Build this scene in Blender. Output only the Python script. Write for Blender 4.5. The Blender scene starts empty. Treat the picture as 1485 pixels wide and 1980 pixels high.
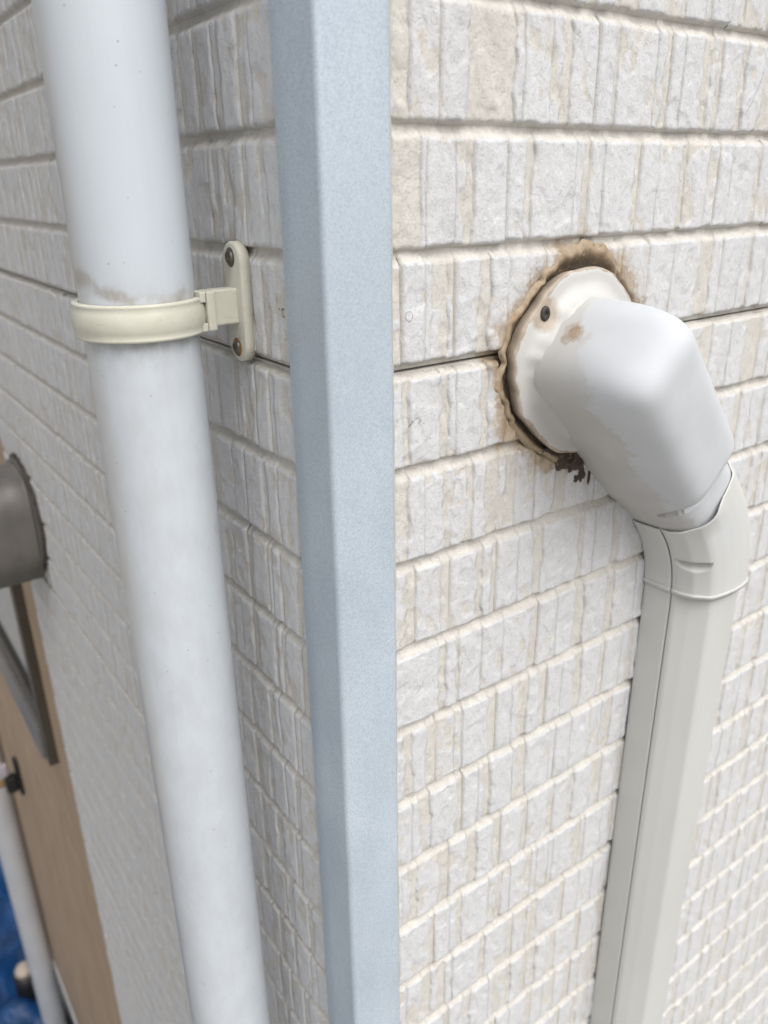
import bpy, bmesh, math, random
import numpy as np
from mathutils import Vector, Matrix

# ------------------------------------------------------------------ camera, sky, sun, exposure
scene = bpy.context.scene
col = scene.collection
cam_data = bpy.data.cameras.new('camera')
cam = bpy.data.objects.new('camera', cam_data)
col.objects.link(cam)
CAM = Vector((-0.2055, -0.33178, 0.0))
right = Vector((0.813049, -0.582019, -0.014317))
down = Vector((-0.233540, -0.303519, -0.923761))
fwd = Vector((0.533301, 0.754407, -0.382701))
m = Matrix.Identity(4)
for i in range(3):
    m[i][0], m[i][1], m[i][2], m[i][3] = right[i], -down[i], -fwd[i], CAM[i]
cam.matrix_world = m
cam_data.sensor_fit = 'AUTO'
cam_data.sensor_width = 36.0
cam_data.lens = 36.0 * 1537.0 / 1980.0
cam_data.clip_start = 0.01
cam_data.clip_end = 500.0
cam_data.dof.use_dof = True
cam_data.dof.focus_distance = 0.46
cam_data.dof.aperture_fstop = 8.2
scene.camera = cam

SUN_DIR = Vector((0.06, -0.88, 1.3)).normalized()      # towards the sun
world = bpy.data.worlds.new('World')
scene.world = world
world.use_nodes = True
wn = world.node_tree
bg = wn.nodes['Background']
sky = wn.nodes.new('ShaderNodeTexSky')
sky.sky_type = 'NISHITA'
sky.sun_disc = False
sky.sun_elevation = math.asin(SUN_DIR.z)
sky.sun_rotation = math.atan2(SUN_DIR.x, SUN_DIR.y)
sky.air_density = 1.0
sky.dust_density = 6.0
sky.ozone_density = 1.0
hsv = wn.nodes.new('ShaderNodeHueSaturation')       # milky overcast: the blue is mostly washed out
hsv.inputs['Saturation'].default_value = 0.16
wn.links.new(sky.outputs[0], hsv.inputs['Color'])
wn.links.new(hsv.outputs[0], bg.inputs[0])
bg.inputs[1].default_value = 0.15
sun_data = bpy.data.lights.new('sun', 'SUN')
sun_data.energy = 0.95
sun_data.angle = math.radians(60)
sun_data.color = (1.0, 0.975, 0.94)
sun = bpy.data.objects.new('sun', sun_data)
sun.rotation_euler = SUN_DIR.to_track_quat('Z', 'Y').to_euler()
sun.location = SUN_DIR * 8
col.objects.link(sun)
scene.view_settings.view_transform = 'Standard'
scene.view_settings.look = 'None'
scene.view_settings.gamma = 1.0
scene.view_settings.exposure = 0.17

GROUND = -3.55
PITCH = 0.0569          # height of one course of the siding
SEAM = -0.0882          # level of the open board seam

# ------------------------------------------------------------------ helpers
def tag(o, label=None, cat=None, group=None, kind=None):
    if label: o['label'] = label
    if cat: o['category'] = cat
    if group: o['group'] = group
    if kind: o['kind'] = kind
    return o

def empty(name, loc=(0, 0, 0)):
    o = bpy.data.objects.new(name, None)
    o.location = loc
    col.objects.link(o)
    return o

def link(name, me, mat, parent=None, smooth=True, loc=None):
    if mat: me.materials.append(mat)
    if smooth and len(me.polygons):
        me.polygons.foreach_set('use_smooth', np.ones(len(me.polygons), dtype=bool))
    o = bpy.data.objects.new(name, me)
    col.objects.link(o)
    if loc is not None: o.location = loc
    if parent is not None:
        o.parent = parent
        w = Vector(parent['_w']) if '_w' in parent else Vector(world_loc(parent))
        o.location = Vector(o.location) - w
    return o

def world_loc(o):
    v = Vector(o.location)
    while o.parent is not None:
        o = o.parent
        v += Vector(o.location)
    return v

def grid_mesh(name, P, wrap=False, attr=None):
    """P: (rows, cols, 3) array -> quad grid mesh"""
    P = np.asarray(P, dtype=np.float64)
    r, c = P.shape[:2]
    idx = np.arange(r * c).reshape(r, c)
    if wrap:
        idx = np.concatenate([idx, idx[:, :1]], axis=1)
    f = np.stack([idx[:-1, :-1], idx[:-1, 1:], idx[1:, 1:], idx[1:, :-1]], axis=-1).reshape(-1, 4)
    return np_mesh(name, P.reshape(-1, 3), f, attr)

def np_mesh(name, v, f, attr=None):
    me = bpy.data.meshes.new(name)
    me.vertices.add(len(v))
    me.vertices.foreach_set('co', np.ascontiguousarray(v, dtype=np.float32).ravel())
    n = len(f)
    me.loops.add(n * 4)
    me.loops.foreach_set('vertex_index', np.ascontiguousarray(f, dtype=np.int32).ravel())
    me.polygons.add(n)
    me.polygons.foreach_set('loop_start', np.arange(0, 4 * n, 4, dtype=np.int32))
    if attr is not None:
        a = me.attributes.new('cream', 'FLOAT', 'POINT')
        a.data.foreach_set('value', np.ascontiguousarray(attr, dtype=np.float32).ravel())
    me.update(calc_edges=True)
    return me

def bm_mesh(name, bm, normals=True):
    if normals:
        bmesh.ops.recalc_face_normals(bm, faces=bm.faces[:])
    me = bpy.data.meshes.new(name)
    bm.to_mesh(me)
    bm.free()
    return me

def box_bm(bm, x0, x1, y0, y1, z0, z1, bevel=0.0, seg=2):
    r = bmesh.ops.create_cube(bm, size=1.0)
    vs = r['verts']
    for v in vs:
        v.co = Vector(((x0 + x1) / 2 + v.co.x * (x1 - x0), (y0 + y1) / 2 + v.co.y * (y1 - y0), (z0 + z1) / 2 + v.co.z * (z1 - z0)))
    if bevel:
        es = list({e for v in vs for e in v.link_edges})
        bmesh.ops.bevel(bm, geom=es, offset=bevel, segments=seg, affect='EDGES', profile=0.5)

def box(name, x0, x1, y0, y1, z0, z1, mat, parent=None, bevel=0.0, smooth=None):
    c = Vector(((x0 + x1) / 2, (y0 + y1) / 2, (z0 + z1) / 2))
    bm = bmesh.new()
    box_bm(bm, x0 - c.x, x1 - c.x, y0 - c.y, y1 - c.y, z0 - c.z, z1 - c.z, bevel)
    o = link(name, bm_mesh(name, bm), mat, parent, smooth=False, loc=c)
    return o

def tube(name, pts, r, mat, parent=None, seg=16, cap=True):
    """tube along a polyline of world points; r a number or one radius per point"""
    pts = [Vector(p) for p in pts]
    c0 = pts[0].copy()
    rs = r if hasattr(r, '__len__') else [r] * len(pts)
    bm = bmesh.new()
    rings = []
    up = Vector((0, 0, 1))
    for i, p in enumerate(pts):
        t = (pts[min(i + 1, len(pts) - 1)] - pts[max(i - 1, 0)]).normalized()
        ref = up if abs(t.dot(up)) < 0.95 else Vector((0, 1, 0))
        a = t.cross(ref).normalized(); b = t.cross(a)
        rings.append([bm.verts.new(p - c0 + (a * math.cos(2 * math.pi * k / seg) + b * math.sin(2 * math.pi * k / seg)) * rs[i]) for k in range(seg)])
    for A, B in zip(rings[:-1], rings[1:]):
        for k in range(seg):
            bm.faces.new((A[k], A[(k + 1) % seg], B[(k + 1) % seg], B[k]))
    if cap:
        bm.faces.new(rings[0]); bm.faces.new(rings[-1])
    return link(name, bm_mesh(name, bm), mat, parent, loc=c0)

# lattice noise -----------------------------------------------------
def _hash(ix, iy, seed):
    n = (ix.astype(np.int64) * 374761393 + iy.astype(np.int64) * 668265263 + seed * 1442695041) & 0x7fffffff
    n = ((n ^ (n >> 13)) * 1274126177) & 0x7fffffff
    return ((n ^ (n >> 16)) & 0xffff) / 65535.0

def noise(x, y, seed=0):
    x = np.asarray(x, float); y = np.asarray(y, float)
    x, y = np.broadcast_arrays(x, y)
    ix = np.floor(x); iy = np.floor(y)
    fx = x - ix; fy = y - iy
    fx = fx * fx * (3 - 2 * fx); fy = fy * fy * (3 - 2 * fy)
    a = _hash(ix, iy, seed); b = _hash(ix + 1, iy, seed)
    c = _hash(ix, iy + 1, seed); d = _hash(ix + 1, iy + 1, seed)
    return (a + (b - a) * fx) * (1 - fy) + (c + (d - c) * fx) * fy - 0.5

def smooth(a, b, x):
    t = np.clip((x - a) / (b - a), 0, 1)
    return t * t * (3 - 2 * t)

# ------------------------------------------------------------------ materials
class Mat:
    def __init__(self, name, rough=0.6, spec=0.5, metallic=0.0):
        self.m = bpy.data.materials.new(name)
        self.m.use_nodes = True
        self.t = self.m.node_tree
        self.b = self.t.nodes['Principled BSDF']
        self.b.inputs['Roughness'].default_value = rough
        self.b.inputs['Metallic'].default_value = metallic
        self.b.inputs['Specular IOR Level'].default_value = spec
        g = self.t.nodes.new('ShaderNodeNewGeometry')
        self.pos = g.outputs['Position']
    def lk(self, a, b): self.t.links.new(a, b)
    def scaled(self, s):
        n = self.t.nodes.new('ShaderNodeVectorMath'); n.operation = 'MULTIPLY'
        self.lk(self.pos, n.inputs[0]); n.inputs[1].default_value = s
        return n.outputs[0]
    def noise(self, scale, detail=3, rough=0.55, vec=None, dist=0.0):
        n = self.t.nodes.new('ShaderNodeTexNoise')
        n.inputs['Scale'].default_value = scale; n.inputs['Detail'].default_value = detail
        n.inputs['Roughness'].default_value = rough; n.inputs['Distortion'].default_value = dist
        self.lk(vec or self.pos, n.inputs['Vector'])
        return n.outputs[0]
    def voronoi(self, scale, vec=None, feature='F1'):
        n = self.t.nodes.new('ShaderNodeTexVoronoi'); n.feature = feature
        n.inputs['Scale'].default_value = scale
        self.lk(vec or self.pos, n.inputs['Vector'])
        return n.outputs['Distance']
    def ramp(self, fac, stops):
        n = self.t.nodes.new('ShaderNodeValToRGB')
        el = n.color_ramp.elements
        while len(el) < len(stops): el.new(0.5)
        for e, (p, c) in zip(el, stops):
            e.position = p
            e.color = (c, c, c, 1) if not hasattr(c, '__len__') else (*c, 1)
        self.lk(fac, n.inputs[0])
        return n.outputs[0]
    def mix(self, fac, a, b):
        n = self.t.nodes.new('ShaderNodeMix'); n.data_type = 'RGBA'
        for i, v in ((0, fac), (6, a), (7, b)):
            if hasattr(v, 'default_value') or hasattr(v, 'is_linked'): self.lk(v, n.inputs[i])
            elif hasattr(v, '__len__'): n.inputs[i].default_value = (*v, 1)
            else: n.inputs[i].default_value = v
        return n.outputs[2]
    def math(self, op, a, b=0.0, c=None):
        n = self.t.nodes.new('ShaderNodeMath'); n.operation = op
        for i, v in enumerate((a, b) if c is None else (a, b, c)):
            if isinstance(v, (int, float)): n.inputs[i].default_value = v
            else: self.lk(v, n.inputs[i])
        return n.outputs[0]
    def dist_to(self, p):
        n = self.t.nodes.new('ShaderNodeVectorMath'); n.operation = 'DISTANCE'
        self.lk(self.pos, n.inputs[0]); n.inputs[1].default_value = p
        return n.outputs['Value']
    def dot(self, v):
        n = self.t.nodes.new('ShaderNodeVectorMath'); n.operation = 'DOT_PRODUCT'
        self.lk(self.pos, n.inputs[0]); n.inputs[1].default_value = v
        return n.outputs['Value']
    def attr(self, name):
        n = self.t.nodes.new('ShaderNodeAttribute'); n.attribute_name = name
        return n.outputs['Fac']
    def color(self, c):
        if hasattr(c, '__len__'): self.b.inputs['Base Color'].default_value = (*c, 1)
        else: self.lk(c, self.b.inputs['Base Color'])
    def rough(self, c): self.lk(c, self.b.inputs['Roughness'])
    def bump(self, h, strength, dist):
        n = self.t.nodes.new('ShaderNodeBump')
        n.inputs['Strength'].default_value = strength; n.inputs['Distance'].default_value = dist
        self.lk(h, n.inputs['Height'])
        old = self.b.inputs['Normal']
        if old.is_linked: self.lk(old.links[0].from_socket, n.inputs['Normal'])
        self.lk(n.outputs[0], old)

def plain(name, c, rough=0.6, metallic=0.0, var=0.12, scale=40.0, bump=0.0, spec=0.5):
    M = Mat(name, rough, spec, metallic)
    a = tuple(x * (1 - var) for x in c); b = tuple(min(1, x * (1 + var)) for x in c)
    M.color(M.ramp(M.noise(scale, 4), [(0.3, a), (0.7, b)]))
    if bump: M.bump(M.noise(scale * 12, 4), bump, 0.0005)
    return M.m

def siding_material():
    M = Mat('siding paint', 0.72, 0.3)
    fine = M.noise(900, 4, 0.6)
    mid = M.noise(140, 4, 0.6)
    big = M.noise(16, 3, 0.5)
    white = M.ramp(mid, [(0.3, (0.625, 0.63, 0.64)), (0.7, (0.69, 0.692, 0.70))])
    cream = M.ramp(mid, [(0.3, (0.60, 0.575, 0.53)), (0.7, (0.67, 0.645, 0.60))])
    f = M.math('ADD', M.attr('cream'), M.math('MULTIPLY', M.math('SUBTRACT', mid, 0.5), 0.3))
    f = M.ramp(f, [(0.32, 0.0), (0.68, 1.0)])
    c = M.mix(f, white, cream)
    # print that breaks up into tan patches, drifting over several courses
    patch = M.ramp(M.noise(55, 3, 0.6, M.scaled((1, 1, 0.35))), [(0.62, 0.0), (0.76, 0.15)])
    c = M.mix(patch, c, cream)
    # sand grains and pin holes
    grain = M.ramp(fine, [(0.33, 0.62), (0.45, 1.0)])
    c2 = M.mix(M.math('SUBTRACT', 1.0, grain), c, (0.30, 0.27, 0.24))
    # faint run-down dirt
    dirt = M.ramp(M.noise(22, 4, 0.6, M.scaled((1, 1, 0.12))), [(0.52, 0.0), (0.8, 0.15)])
    c2 = M.mix(dirt, c2, (0.42, 0.37, 0.31))
    # brown sealant stain soaked into the stones round the cap
    sx = M.t.nodes.new('ShaderNodeVectorMath'); sx.operation = 'MULTIPLY'; M.lk(M.pos, sx.inputs[0]); sx.inputs[1].default_value = (1, 0.0, 1)
    dn = M.t.nodes.new('ShaderNodeVectorMath'); dn.operation = 'DISTANCE'; M.lk(sx.outputs[0], dn.inputs[0]); dn.inputs[1].default_value = (0.1685, 0.0, -0.1035)
    ds = M.math('ADD', dn.outputs['Value'], M.math('MULTIPLY', M.math('SUBTRACT', M.noise(48, 5, 0.65), 0.5), 0.05))
    ds = M.math('ADD', ds, M.math('MULTIPLY', M.math('SUBTRACT', M.noise(210, 3, 0.6), 0.5), 0.012))
    st = M.ramp(ds, [(0.058, 0.9), (0.0665, 0.7), (0.069, 0.35), (0.076, 0.0)])
    c2 = M.mix(st, c2, M.ramp(M.noise(120, 4), [(0.35, (0.27, 0.18, 0.10)), (0.65, (0.45, 0.35, 0.23))]))
    M.color(c2)
    M.bump(fine, 0.6, 0.0006)
    M.bump(M.ramp(M.noise(300, 5, 0.75, M.scaled((1, 1, 0.7))), [(0.35, 0.0), (0.5, 0.75), (0.65, 1.0)]), 0.55, 0.0006)
    return M.m

def trim_material():
    M = Mat('blue grey metal coating', 0.42, 0.5, 0.15)
    sp = M.noise(1100, 3, 0.7)
    mot = M.noise(26, 5, 0.6, M.scaled((1, 1, 0.45)))
    base = M.ramp(mot, [(0.3, (0.475, 0.56, 0.64)), (0.72, (0.585, 0.66, 0.73))])
    c = M.mix(M.ramp(sp, [(0.38, 0.5), (0.5, 0.0)]), base, (0.34, 0.40, 0.46))
    c = M.mix(M.ramp(sp, [(0.56, 0.0), (0.68, 0.65)]), c, (0.70, 0.74, 0.78))
    c = M.mix(M.ramp(M.noise(7, 4, 0.6, M.scaled((1, 1, 0.5))), [(0.45, 0.0), (0.7, 0.45)]), c, (0.36, 0.42, 0.485))
    c = M.mix(M.ramp(M.noise(150, 4, 0.7, M.scaled((1, 1, 0.15))), [(0.62, 0.0), (0.74, 0.3)]), c, (0.40, 0.40, 0.38))
    M.color(c)
    M.rough(M.ramp(sp, [(0.3, 0.5), (0.7, 0.34)]))
    M.bump(sp, 0.5, 0.0004)
    return M.m

def pipe_material(zc):
    M = Mat('white pipe vinyl', 0.33, 0.5)
    base = M.ramp(M.noise(18, 4, 0.6, M.scaled((1, 1, 0.3))), [(0.3, (0.585, 0.63, 0.68)), (0.7, (0.635, 0.68, 0.725))])  # white vinyl with the blue of reflected sky mixed into its colour
    specks = M.ramp(M.voronoi(95), [(0.035, 1.0), (0.06, 0.0)])
    c = M.mix(M.math('MULTIPLY', specks, 0.55), base, (0.22, 0.2, 0.17))
    c = M.mix(M.ramp(M.noise(110, 4, 0.6, M.scaled((1, 1, 0.03))), [(0.5, 0.0), (0.75, 0.08)]), c, (0.40, 0.39, 0.37))
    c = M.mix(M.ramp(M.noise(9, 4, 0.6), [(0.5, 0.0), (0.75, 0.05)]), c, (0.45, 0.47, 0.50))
    # grime kept by the clamp: a thin tide above it, a feathered one under it
    sep = M.t.nodes.new('ShaderNodeSeparateXYZ'); M.lk(M.pos, sep.inputs[0])
    dz = M.math('SUBTRACT', sep.outputs[2], zc)
    wob = M.math('MULTIPLY', M.math('SUBTRACT', M.noise(42, 4, 0.6), 0.5), 0.022)
    lft = M.math('MULTIPLY', M.math('ADD', M.dot((-0.9, 0.42, 0.0)), -0.105), 0.34)     # the tide climbs towards the far side
    up = M.math('SUBTRACT', M.math('ADD', dz, wob), M.math('MAXIMUM', lft, -0.004))
    ring = M.ramp(up, [(0.0085, 0.15), (0.0105, 0.6), (0.0130, 0.95), (0.0155, 0.75), (0.0185, 0.22), (0.024, 0.08), (0.036, 0.0)])
    low = M.ramp(M.math('MULTIPLY', M.math('ADD', dz, M.math('MULTIPLY', wob, 0.5)), -1.0), [(0.010, 0.0), (0.0115, 0.55), (0.017, 0.12), (0.026, 0.0)])
    streak = M.ramp(M.noise(75, 4, 0.65, M.scaled((1, 1, 0.6))), [(0.4, 0.25), (0.62, 1.0)])
    c = M.mix(M.math('MULTIPLY', ring, streak), c, (0.33, 0.29, 0.24))
    c = M.mix(M.math('MULTIPLY', low, streak), c, (0.22, 0.20, 0.18))
    # yellowed weather streak along the far side
    side = M.math('ADD', M.dot((-0.75, 0.66, 0.0)), M.math('MULTIPLY', M.noise(60, 4, 0.6, M.scaled((1, 1, 0.1))), 0.008))
    ylw = M.ramp(side, [(0.124, 0.0), (0.136, 0.5)])
    c = M.mix(M.math('MULTIPLY', ylw, M.ramp(M.noise(30, 3, 0.5, M.scaled((1, 1, 0.15))), [(0.35, 0.2), (0.6, 1.0)])), c, (0.52, 0.475, 0.40))
    M.color(c)
    M.rough(M.ramp(M.noise(60, 4), [(0.3, 0.28), (0.7, 0.42)]))
    M.bump(M.noise(90, 3), 0.08, 0.001)
    return M.m

def clamp_material():
    M = Mat('cream vinyl', 0.42, 0.5)
    c = M.ramp(M.noise(60, 4, 0.6), [(0.3, (0.58, 0.57, 0.475)), (0.7, (0.66, 0.65, 0.55))])
    c = M.mix(M.ramp(M.noise(120, 4, 0.7, M.scaled((1, 1, 3))), [(0.58, 0.0), (0.75, 0.4)]), c, (0.36, 0.31, 0.2))
    M.color(c); M.bump(M.noise(400, 3), 0.08, 0.0004)
    return M.m

def cap_material():
    """old cream plastic, sprayed over white; the spray has flaked off round the flange and neck"""
    M = Mat('flaking white spray paint', 0.5, 0.35)
    u = M.dot((0.7071, 0.0, -0.7071)); n = M.dot((0.7071, 0.0, 0.7071)); h = M.dot((0.0, -1.0, 0.0))
    old = M.ramp(M.noise(45, 4), [(0.3, (0.495, 0.49, 0.48)), (0.7, (0.55, 0.545, 0.535))])
    new = M.ramp(M.noise(30, 4), [(0.3, (0.54, 0.56, 0.585)), (0.7, (0.595, 0.615, 0.64))])
    wob = M.math('MULTIPLY', M.math('SUBTRACT', M.noise(130, 5, 0.65), 0.5), 0.022)
    wob2 = M.math('MULTIPLY', M.math('SUBTRACT', M.noise(40, 4, 0.6), 0.5), 0.03)
    k = M.math('ADD', M.math('ADD', h, M.math('MULTIPLY', n, 0.55)), M.math('ADD', wob, wob2))
    fac = M.ramp(k, [(0.061, 0.0), (0.0625, 0.85), (0.08, 1.0)])
    c = M.mix(fac, old, new)
    lip = M.ramp(k, [(0.0596, 0.0), (0.0606, 0.6), (0.0614, 0.6), (0.0624, 0.0)])
    c = M.mix(lip, c, (0.42, 0.41, 0.40))
    # flange still white between the flaked rim and the neck
    fl = M.ramp(M.math('ADD', h, M.math('MULTIPLY', wob, 0.25)), [(0.020, 1.0), (0.030, 0.0)])
    c = M.mix(fl, c, (0.55, 0.542, 0.52))
    tan = M.ramp(M.noise(200, 4), [(0.3, (0.30, 0.225, 0.16)), (0.7, (0.42, 0.335, 0.255))])
    for p, r in (((0.1395, -0.0300, -0.0790), 0.0056), ((0.1405, -0.0300, -0.0835), 0.0046)):
        d = M.math('ADD', M.dist_to(p), M.math('MULTIPLY', wob, 0.55))
        c = M.mix(M.ramp(d, [(r - 0.0006, 1.0), (r, 0.0)]), c, tan)
    # dust on the upper side of the collar
    d2 = M.ramp(M.math('ADD', u, wob2), [(0.300, 0.0), (0.310, 0.25), (0.345, 0.08)])
    c = M.mix(M.math('MULTIPLY', d2, M.ramp(M.noise(300, 3), [(0.4, 0.0), (0.7, 1.0)])), c, (0.36, 0.35, 0.33))
    M.color(c)
    M.rough(M.ramp(fac, [(0.0, 0.62), (1.0, 0.5)]))
    M.bump(k, 0.0, 0.001)
    M.bump(fac, 0.25, 0.0003)
    return M.m

def flange_material():
    M = Mat('flaking flange paint', 0.45, 0.5)
    rim = M.attr('cream')
    wob = M.math('MULTIPLY', M.math('SUBTRACT', M.noise(110, 5, 0.65), 0.5), 1.1)
    tan = M.ramp(M.noise(150, 4), [(0.3, (0.33, 0.27, 0.21)), (0.7, (0.48, 0.41, 0.335))])
    f = M.ramp(M.math('ADD', rim, wob), [(0.47, 0.0), (0.50, 1.0)])
    c = M.mix(f, (0.55, 0.542, 0.52), tan)
    d = M.math('ADD', M.dist_to((0.133, -0.0120, -0.069)), M.math('MULTIPLY', wob, 0.008))
    c = M.mix(M.ramp(d, [(0.0105, 1.0), (0.0112, 0.0)]), c, tan)
    M.color(c)
    M.bump(f, 0.3, 0.0003)
    return M.m

def sealant_material():
    M = Mat('aged brown sealant', 0.55, 0.4)
    w = M.attr('cream')                       # 0 beside the flange, 1 at the feathered outer edge
    nz = M.noise(85, 5, 0.65)
    nz2 = M.noise(260, 4, 0.6)
    c = M.ramp(M.math('ADD', M.math('MULTIPLY', w, 0.75), M.math('MULTIPLY', nz, 0.45)),
               [(0.28, (0.055, 0.041, 0.03)), (0.52, (0.13, 0.095, 0.063)), (0.78, (0.22, 0.162, 0.105)), (0.98, (0.36, 0.28, 0.19))])  # brown sealant; darkest stops beside the flange also paint in the gap's shade
    c = M.mix(M.ramp(nz2, [(0.56, 0.0), (0.7, 0.55)]), c, (0.36, 0.21, 0.09))
    c = M.mix(M.ramp(nz2, [(0.28, 0.6), (0.4, 0.0)]), c, (0.07, 0.055, 0.04))
    M.color(c)
    M.bump(nz2, 0.6, 0.0012)
    return M.m

def duct_material():
    M = Mat('ivory duct plastic', 0.36, 0.5)
    c = M.ramp(M.noise(14, 3, 0.5, M.scaled((1, 1, 0.3))), [(0.3, (0.565, 0.565, 0.54)), (0.7, (0.615, 0.615, 0.59))])
    c = M.mix(M.math('MULTIPLY', M.ramp(M.voronoi(110), [(0.03, 1.0), (0.055, 0.0)]), 0.4), c, (0.25, 0.23, 0.2))
    M.color(c)
    M.rough(M.ramp(M.noise(50, 4), [(0.3, 0.3), (0.7, 0.46)]))
    M.bump(M.noise(700, 3), 0.06, 0.0003)
    return M.m

def elbow_material():
    """same ivory plastic, with a drift of white overspray beside the upper slot"""
    M = Mat('ivory elbow plastic', 0.38, 0.5)
    c = M.ramp(M.noise(14, 3), [(0.3, (0.575, 0.575, 0.555)), (0.7, (0.625, 0.625, 0.60))])
    d = M.math('ADD', M.dist_to((0.285, -0.05, -0.226)), M.math('MULTIPLY', M.noise(70, 4), 0.012))
    f = M.math('MULTIPLY', M.ramp(d, [(0.012, 0.75), (0.034, 0.0)]), M.ramp(M.noise(900, 2), [(0.35, 0.4), (0.6, 1.0)]))
    c = M.mix(f, c, (0.55, 0.575, 0.60))
    M.color(c)
    return M.m

def tan_material():
    M = Mat('tan siding paint', 0.7, 0.3)
    g = M.noise(30, 5, 0.6, M.scaled((1, 1, 0.25)))
    c = M.ramp(g, [(0.28, (0.37, 0.265, 0.175)), (0.5, (0.45, 0.335, 0.23)), (0.75, (0.52, 0.40, 0.28))])
    c = M.mix(M.ramp(M.noise(3.5, 3, 0.5, M.scaled((1, 1, 0.3))), [(0.45, 0.0), (0.7, 0.5)]), c, (0.32, 0.235, 0.16))
    M.color(c)
    M.bump(M.noise(160, 5, 0.6, M.scaled((1, 1, 0.3))), 0.5, 0.002)
    return M.m

def tarp_material():
    M = Mat('blue tarpaulin', 0.38, 0.5)
    c = M.ramp(M.noise(9, 4), [(0.3, (0.004, 0.03, 0.10)), (0.7, (0.008, 0.065, 0.20))])
    M.color(c)
    M.bump(M.noise(45, 4), 0.5, 0.01)
    return M.m

def ground_material():
    M = Mat('grey gravel soil', 0.9, 0.2)
    c = M.ramp(M.noise(25, 6, 0.7), [(0.3, (0.27, 0.26, 0.245)), (0.7, (0.42, 0.405, 0.385))])
    M.color(c)
    M.bump(M.noise(60, 6, 0.7), 0.8, 0.02)
    return M.m

SIDING = siding_material()
TRIM = trim_material()
CLAMP_Z = -0.0640
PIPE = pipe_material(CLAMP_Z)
CLAMP = clamp_material()
CAP = cap_material()
FLANGE = flange_material()
SEALANT = sealant_material()
DUCT = duct_material()
ELBOW = elbow_material()
TAN = tan_material()
TARP = tarp_material()
BLACK = plain('black plastic', (0.012, 0.012, 0.013), 0.5)
DARKGAP = plain('black building paper', (0.02, 0.018, 0.016), 0.9)
SCREW = plain('weathered screw steel', (0.16, 0.14, 0.12), 0.4, 0.8, 0.4, 300)
RUST = plain('rust ring', (0.22, 0.12, 0.05), 0.8, 0, 0.4, 300)
STEEL = plain('dulled grey steel', (0.20, 0.185, 0.17), 0.55, 0.45, 0.15, 25, 0.2)
SEALDARK = plain('blackened sealant', (0.06, 0.05, 0.042), 0.7, 0, 0.5, 120, 0.4)
FRAME = plain('bronze window frame', (0.095, 0.082, 0.066), 0.42, 0.4, 0.1)
SILL_LIT = plain('window sill metal painted lit', (0.25, 0.235, 0.22), 0.45, 0.4, 0.1)  # frame metal again, its lighter grey paints in the light on the sill
ROOM = plain('dim room behind glass', (0.05, 0.05, 0.055), 0.9)
CONCRETE = plain('foundation concrete', (0.16, 0.155, 0.145), 0.9, 0, 0.25, 12, 0.4)
WHITEFAR = plain('white vinyl', (0.52, 0.53, 0.55), 0.35, 0, 0.06, 10)
CREAMCAP = plain('cream cap plastic', (0.52, 0.44, 0.36), 0.5)
BRASS = plain('tan conduit', (0.36, 0.24, 0.11), 0.45)
PALE = plain('pale clear plastic', (0.42, 0.38, 0.42), 0.25)
BEAD = plain('pale joint sealant', (0.50, 0.48, 0.44), 0.6)
PENCIL = plain('pencil grey', (0.13, 0.125, 0.12), 0.7)

# ------------------------------------------------------------------ ground
gm = bpy.data.meshes.new('ground')
gm.from_pydata([(-80, -80, GROUND), (80, -80, GROUND), (80, 80, GROUND), (-80, 80, GROUND)], [], [(0, 1, 2, 3)])
tag(link('ground', gm, ground_material(), smooth=False), kind='structure')

# ------------------------------------------------------------------ split-stone siding
ROWS_R = {   # strip starts along the wall in mm: w raised face, n narrow face, c cream recess; g saw line, G open joint before it
-2: "20n 33.6c 43.8gw 61.5Gw 78.7c 109.4w 115.7gw 135.2gn 142.9c 149.7w 170Gw 183.7c 187w 219.7gn 226.8c 232.8Gw 243.9gw 262.9c 272n 277.4c 282.7w 302.1c 309.2w 328.2c",
-1: "20n 32.9c 50.8w 53.2gw 72.1gn 79c 84.2w 107.2Gw 120.5c 126.7w 158.1gn 165.1c 170.3Gw 181.9gw 208.3c 214.3Gw 231.4gw 253.2c 259.8w 281.5gn 292.7Gw 307.2gw 335.8c 340.5Gw",
0: "20n 37.9Gw 53.2gw 57.4c 68.4n 73Gw 89.9c 98.4w 111.3gw 140Gw 171.9c 182.3w 200.3c 206.7Gw 224.7n 228.6c 231.5w 255.6Gw 284.2c 299.7n 309.9Gw 333.4gw 341.8c 346.7w",
1: "20n 39.1c 43.3w 64.2c 70.1w 75.8gw 93.2c 99.6w 113.1gw 127.9Gw 160gw 190c 198Gw 230gw 263.3w 278.1gw 298.5c 312.2w 334Gw 354.4c 374.4Gw",
2: "20n 33.3c 42.4w 53.6gw 67.7c 74.2w 85c 89.7w 99.4c 110.1n 115.8c 124.6w 142Gw 159.2c 171.3w 199gw 214c 223Gw 260gw 290c 300Gw 333.7w 353.1c 362.5Gw 376.4gw 391.8c 396.2w",
3: "20n 40.3c 47.4gw 65.3c 73.5Gw 95.5c 100.6n 107.2c 111.7Gw 130.8gw 144.2c 152.3w 187.8c 192.2w 203.8Gw 224c 231.6w 260gw 299w 318.5Gw 338.7c 349gw 377.9w 386.8c 392.5w 400.5c 407.4w 419.1Gw",
4: "20w 65.5c 71.2w 79.9c 82.8w 101.6Gw 121gw 145.4c 153Gw 171.9gw 190.7c 199.9w 222.5c 232.3w 257.3Gw 290gw 317.5c 331.2w 359.5gw 396.8Gw 421.7c 427.8Gw",
}
import re as _re

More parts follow.
